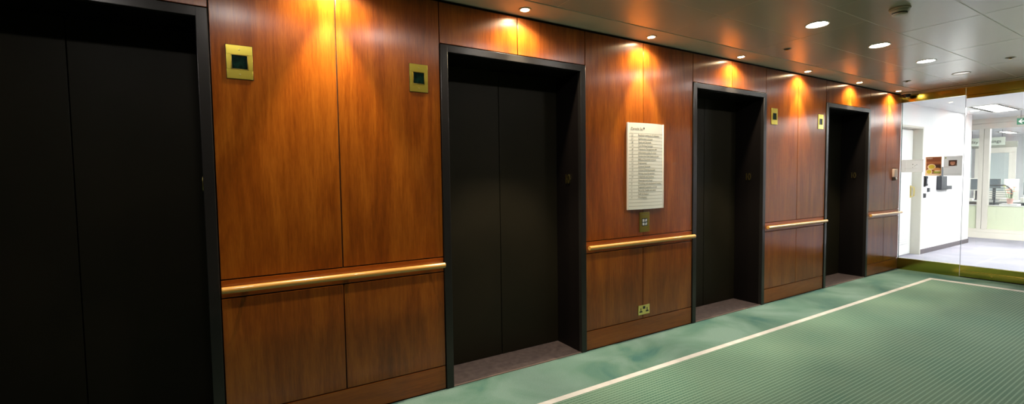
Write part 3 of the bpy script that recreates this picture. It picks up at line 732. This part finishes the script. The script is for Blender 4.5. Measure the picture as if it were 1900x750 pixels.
# office shell
tag(box(22.0, 22.2, -5.2, 5.2, 0, LC).build('wall_office', M['white_wall'], smooth=False), kind='structure')
tag(box(8.70, 22.2, 5.0, 5.2, 0, LC).build('wall_office_left', M['white_wall'], smooth=False), kind='structure')
wn = empty('window_4', (0, 0, 0), 'far cream framed inner window in the office', None, None, 'structure')
f = MB(); f.box(20.0, 20.08, 1.02, 1.90, 2.08, 2.24, 0.004); f.box(20.0, 20.08, 1.02, 1.16, 0.0, 2.08, 0.004); f.box(20.0, 20.08, 1.82, 1.90, 0.0, 2.08, 0.004); f.build('window_frame', M['cream_frame'], wn)
box(20.02, 20.05, 1.16, 1.82, 0.9, 2.08).build('blue_grey_pane', mat('blue_grey_pane', (0.48, 0.53, 0.53), 0.3), wn, smooth=False)
box(20.02, 20.06, 1.16, 1.82, 0.0, 0.9, 0.003).build('lower_panel', M['cream_frame'], wn)
box(20.0, 20.10, 1.0, 2.2, 2.24, 2.42, 0.003).build('soffit_panel', mat('grey_olive_panel', (0.36, 0.37, 0.31), 0.6), wn)
bl = MB()
for k in range(9): bl.box(19.9, 19.91, 1.95+k*0.11, 2.04+k*0.11, 0.75, 2.3)
tag(bl.build('vertical_blind', M['blind'], smooth=False), 'pale blue vertical blind in the far left of the office', 'blind')
# hanging office sign
hs = empty('hanging_sign', (18.0, 1.5, 2.235), 'grey green hanging sign with dark lettering inside the office', 'sign')
box(-0.012, 0.012, -0.66, 0.06, 0.0, 0.22, 0.003).build('sign_board', mat('sign_grey_green', (0.52, 0.56, 0.49), 0.5), hs)
t = text_mb('ility Trainings', 0.115, 0.001, bold=0.001)
bmesh.ops.transform(t, matrix=Matrix(((0, 1, 0, -0.0135), (-1, 0, 0, 0.03), (0, 0, 1, 0.070), (0, 0, 0, 1))), verts=t.verts)
MB().join(t).build('sign_lettering', M['ink_dark'], hs, smooth=False)
q = MB(); q.tube([(0, 0.0, 0.215), (0, 0.0, LC-2.235)], 0.004); q.tube([(0, -0.6, 0.215), (0, -0.6, LC-2.235)], 0.004); q.build('hanger', M['dark'], hs)

# office furniture
M['desk'] = mat('white_desk', (0.72, 0.71, 0.68), 0.4); M['mesh_grey'] = mat('grey_chair_mesh', (0.17, 0.18, 0.18), 0.7); M['mon_back'] = mat('blue_grey_screen', (0.10, 0.12, 0.14), 0.5)
def desk(x, y, lx, ly, lb):
    r = empty('desk', (x, y, 0), lb, 'desk', 'office desks behind the partition')
    box(-lx/2, lx/2, -ly/2, ly/2, 0.715, 0.745, 0.004).build('desktop', M['desk'], r)
    for sx in (-1, 1):
        for sy_ in (-1, 1):
            box(sx*(lx/2-0.05)-0.025, sx*(lx/2-0.05)+0.025, sy_*(ly/2-0.05)-0.025, sy_*(ly/2-0.05)+0.025, 0, 0.715, 0.003).build('leg', M['dark'], r)
    box(lx/2-0.06, lx/2-0.04, -ly/2+0.08, ly/2-0.08, 0.28, 0.70, 0.003).build('modesty_panel', M['mesh_grey'], r)
desk(16.8, 0.95, 0.8, 1.7, 'long white office desk carrying three monitors, behind the left glazed pane')
desk(16.8, -0.75, 0.8, 1.6, 'white office desk behind the right glazed pane, mostly out of frame')
def monitor(x, y, z, w_, h_, lb, rim):
    r = empty('monitor', (x, y, 0.745), lb, 'monitor', 'computer monitors on the office desks')
    zc = z-0.745
    box(-0.02, 0.02, -w_/2, w_/2, zc-h_/2, zc+h_/2, 0.006).build('casing', rim, r)
    box(-0.0225, -0.018, -w_/2+0.018, w_/2-0.018, zc-h_/2+0.018, zc+h_/2-0.018, 0.001).build('screen', M['mon_back'], r)
    box(0.02, 0.05, -0.03, 0.03, 0.02, zc, 0.004).build('stand', M['dark'], r); box(-0.06, 0.12, -0.11, 0.11, 0.0, 0.018, 0.004).build('stand_foot', M['dark'], r)
monitor(16.7, 1.06, 1.165, 0.26, 0.32, 'narrow monitor in a white casing, seen left of the cream posts', M['white_plastic'])
monitor(16.7, 0.74, 1.19, 0.26, 0.24, 'grey monitor above the mesh chair back, right of the cream posts', M['mesh_grey'])
monitor(16.75, -0.02, 1.06, 0.5, 0.32, 'wide blue grey monitor at the right edge behind the flowers', M['mon_back'])
wp = tag(box(16.88, 16.90, 0.34, 0.60, 0.745, 1.30, 0.003).build('desk_screen', M['white_plastic']), 'white upright desk screen right of the grey monitor', 'desk screen')
for k, (x, y, a, b, hgt) in enumerate(((16.55, 0.50, 0.20, 0.16, 0.06), (16.50, 0.13, 0.22, 0.18, 0.10), (16.52, 1.13, 0.14, 0.10, 0.05))):
    lb = ('flat stack of white papers on the desk right of the chair', 'taller stack of white papers beside the flowers', 'small stack of white papers at the left end of the desk')[k]
    q = MB(); n = 5
    for j in range(n): q.box(x-a/2+0.004*(j % 2), x+a/2+0.004*(j % 2), y-b/2-0.003*(j % 2), y+b/2-0.003*(j % 2), 0.7455+hgt*j/n, 0.745+hgt*(j+0.92)/n)
    tag(q.build('paper_stack', M['paper'], smooth=False), lb, 'papers', 'paper stacks on the office desk')
# office chair
oc = empty('office_chair', (15.95, 0.555, 0), 'grey mesh back office chair right of the cream posts', 'chair', rz=PI)
q = MB(); n = 10
for k in range(n+1):
    z = 0.60+0.54*k/n; wd = 0.23+0.05*math.sin(PI*(0.15+0.8*k/n)); 
    q.tube([(0.02*math.sin(k*0.3)+0.02, -wd, z), (-0.02+0.02*math.sin(k*0.3), 0, z), (0.02*math.sin(k*0.3)+0.02, wd, z)], 0.007)
q.build('backrest_mesh', M['mesh_grey'], oc)
q = MB(); pts = []
for k in range(25):
    a = 2*PI*k/24; pts.append((0.02, 0.285*max(-1, min(1, 1.15*math.cos(a))), 0.87+0.29*max(-1, min(1, 1.15*math.sin(a)))))
q.tube(pts, 0.016); q.build('back_frame', M['dark'], oc)
box(-0.46, -0.02, -0.25, 0.25, 0.44, 0.52, 0.03).build('seat', M['mesh_grey'], oc)
q = MB(); q.tube([(0.03, 0, 0.86), (0.06, 0, 0.60), (0.0, 0, 0.42), (-0.22, 0, 0.40)], 0.02); q.build('back_support', M['dark'], oc)
MB().cyl((-0.22, 0, 0.08), 'z', 0.028, 0.37, 16).build('gas_lift', M['dark'], oc)
for k in range(5):
    a = 2*PI*k/5; cx_, cy_ = -0.22+0.30*math.cos(a), 0.30*math.sin(a)
    lg = MB(); lg.tube([(-0.22, 0, 0.10), (cx_, cy_, 0.075)], 0.018); lg = lg.build('leg', M['dark'], oc)
    c = MB(); c.cyl((cx_-0.0, cy_-0.012, 0.028), 'y', 0.028, 0.024, 16); c.cyl((cx_, cy_, 0.03), 'z', 0.008, 0.05, 8); c.build('castor', M['black'], lg)
for s in (-1, 1):
    q = MB(); q.tube([(-0.20, s*0.24, 0.46), (-0.20, s*0.29, 0.50), (-0.18, s*0.29, 0.68)], 0.012); q.box(-0.32, -0.08, s*0.29-0.035, s*0.29+0.035, 0.68, 0.705, 0.008); q.build('armrest', M['dark'], oc)
# plant with orange blooms and a white desk lamp
fp = empty('flower_pot', (15.62, 0.232, 0.0), 'pot of orange flowers on a white pedestal at the right of the office view', 'plant')
ped = tag(box(15.47, 15.77, 0.08, 0.38, 0.0, 0.72, 0.006).build('pedestal', M['desk']), 'white pedestal cabinet under the flower pot', 'cabinet')
fp.location = (15.62, 0.232, 0.72)
MB().lathe([(0.0, 0.0), (0.045, 0.0), (0.060, 0.12), (0.064, 0.125), (0.056, 0.125), (0.050, 0.10), (0.0, 0.10)]).build('pot', mat('pink_pot', (0.55, 0.32, 0.29), 0.5), fp)
orange = mat('orange_petals', (0.75, 0.19, 0.09), 0.6); lg_ = mat('leaf_green', (0.22, 0.33, 0.12), 0.6); yg = mat('yellow_petals', (0.62, 0.56, 0.10), 0.6)
st = MB(); bls = []
for k in range(7):
    a = k*2.4; rr = 0.03+0.012*k; zt = 0.24+0.03*k
    tip = (rr*math.cos(a), rr*math.sin(a), zt); st.tube([(0.3*rr*math.cos(a), 0.3*rr*math.sin(a), 0.10), (0.6*rr*math.cos(a), 0.6*rr*math.sin(a), 0.18), tip], 0.004)
    f = MB()
    for j in range(5):
        b = j*2*PI/5; f.prism([(tip[0]+0.030*math.cos(b+c_)*s_, tip[1]+0.030*math.sin(b+c_)*s_) for c_, s_ in ((0, 0.1), (-0.45, 0.8), (0, 1.15), (0.45, 0.8))], tip[2]-0.004, tip[2]+0.006, 'xy')
    f.lathe([(0.0, tip[2]+0.014), (0.010, tip[2]+0.008), (0.010, tip[2]-0.006), (0.0, tip[2]-0.010)], c=(tip[0], tip[1], 0), seg=12)
    bls.append((f, yg if k == 6 else orange))
st.build('stems', lg_, fp)
for f, m in bls: f.build('bloom', m, fp)
lf = MB()
for k in range(9):
    a = k*0.7+0.3; r0 = 0.03; r1 = 0.11
    lf.prism([(r0*math.cos(a), r0*math.sin(a)), (0.07*math.cos(a-0.2), 0.07*math.sin(a-0.2)), (r1*math.cos(a), r1*math.sin(a)), (0.07*math.cos(a+0.2), 0.07*math.sin(a+0.2))], 0.15+0.012*(k % 4), 0.153+0.012*(k % 4), 'xy')
lf.build('foliage', lg_, fp)
dlamp = empty('desk_lamp', (16.55, -0.10, 0.745), 'white desk lamp with a wide tilted shade at the right edge of the office', 'lamp')
MB().lathe([(0.0, 0.0), (0.09, 0.0), (0.09, 0.012), (0.02, 0.02), (0.0, 0.02)]).build('base', M['white_plastic'], dlamp)
MB().tube([(0, 0, 0.015), (0.0, 0.06, 0.25), (0.0, 0.0, 0.42)], 0.009).build('arm', M['white_plastic'], dlamp)
q = MB(); q.lathe([(0.02, 0.10), (0.035, 0.09), (0.115, 0.0), (0.110, 0.0), (0.030, 0.082), (0.02, 0.09)]); q = q.build('lamp_shade', M['white_plastic'], dlamp, loc=(0, 0.0, 0.36)); q.rotation_euler = (0.35, 0, 0)

# ------------------------------------------------------------------ camera
yaw, pitch, roll, D = 0.535040525, 0.0496238230, -0.0133616703, 2.86635016
fw = Vector((math.sin(yaw)*math.cos(pitch), math.cos(yaw)*math.cos(pitch), -math.sin(pitch)))
r0 = Vector((math.cos(yaw), -math.sin(yaw), 0)); u0 = r0.cross(fw)
r1 = math.cos(roll)*r0 + math.sin(roll)*u0; u1 = -math.sin(roll)*r0 + math.cos(roll)*u0
cd = bpy.data.cameras.new('camera'); cd.sensor_width = 36.0; cd.lens = 829.7355/1900*36.0; cd.clip_start = 0.02; cd.clip_end = 100
cam = bpy.data.objects.new('camera', cd); COL.objects.link(cam)
R = Matrix((r1, u1, -fw)).transposed().to_4x4()
cam.matrix_world = Matrix.Translation((0, -D, 1.45)) @ R
SC.camera = cam

# ------------------------------------------------------------------ world, colour management
wd = bpy.data.worlds.new('world'); SC.world = wd; wd.use_nodes = True
wd.node_tree.nodes['Background'].inputs[0].default_value = (0.0, 0.0, 0.0, 1)
SC.view_settings.view_transform = 'Standard'; SC.view_settings.look = 'None'; SC.view_settings.exposure = 0.0; SC.view_settings.gamma = 1.0
SC.view_settings.use_curve_mapping = False
SC.cycles.use_denoising = True
SC.cycles.max_bounces = 10; SC.cycles.diffuse_bounces = 5; SC.cycles.glossy_bounces = 5; SC.cycles.transparent_max_bounces = 16
SC.cycles.sample_clamp_indirect = 6.0
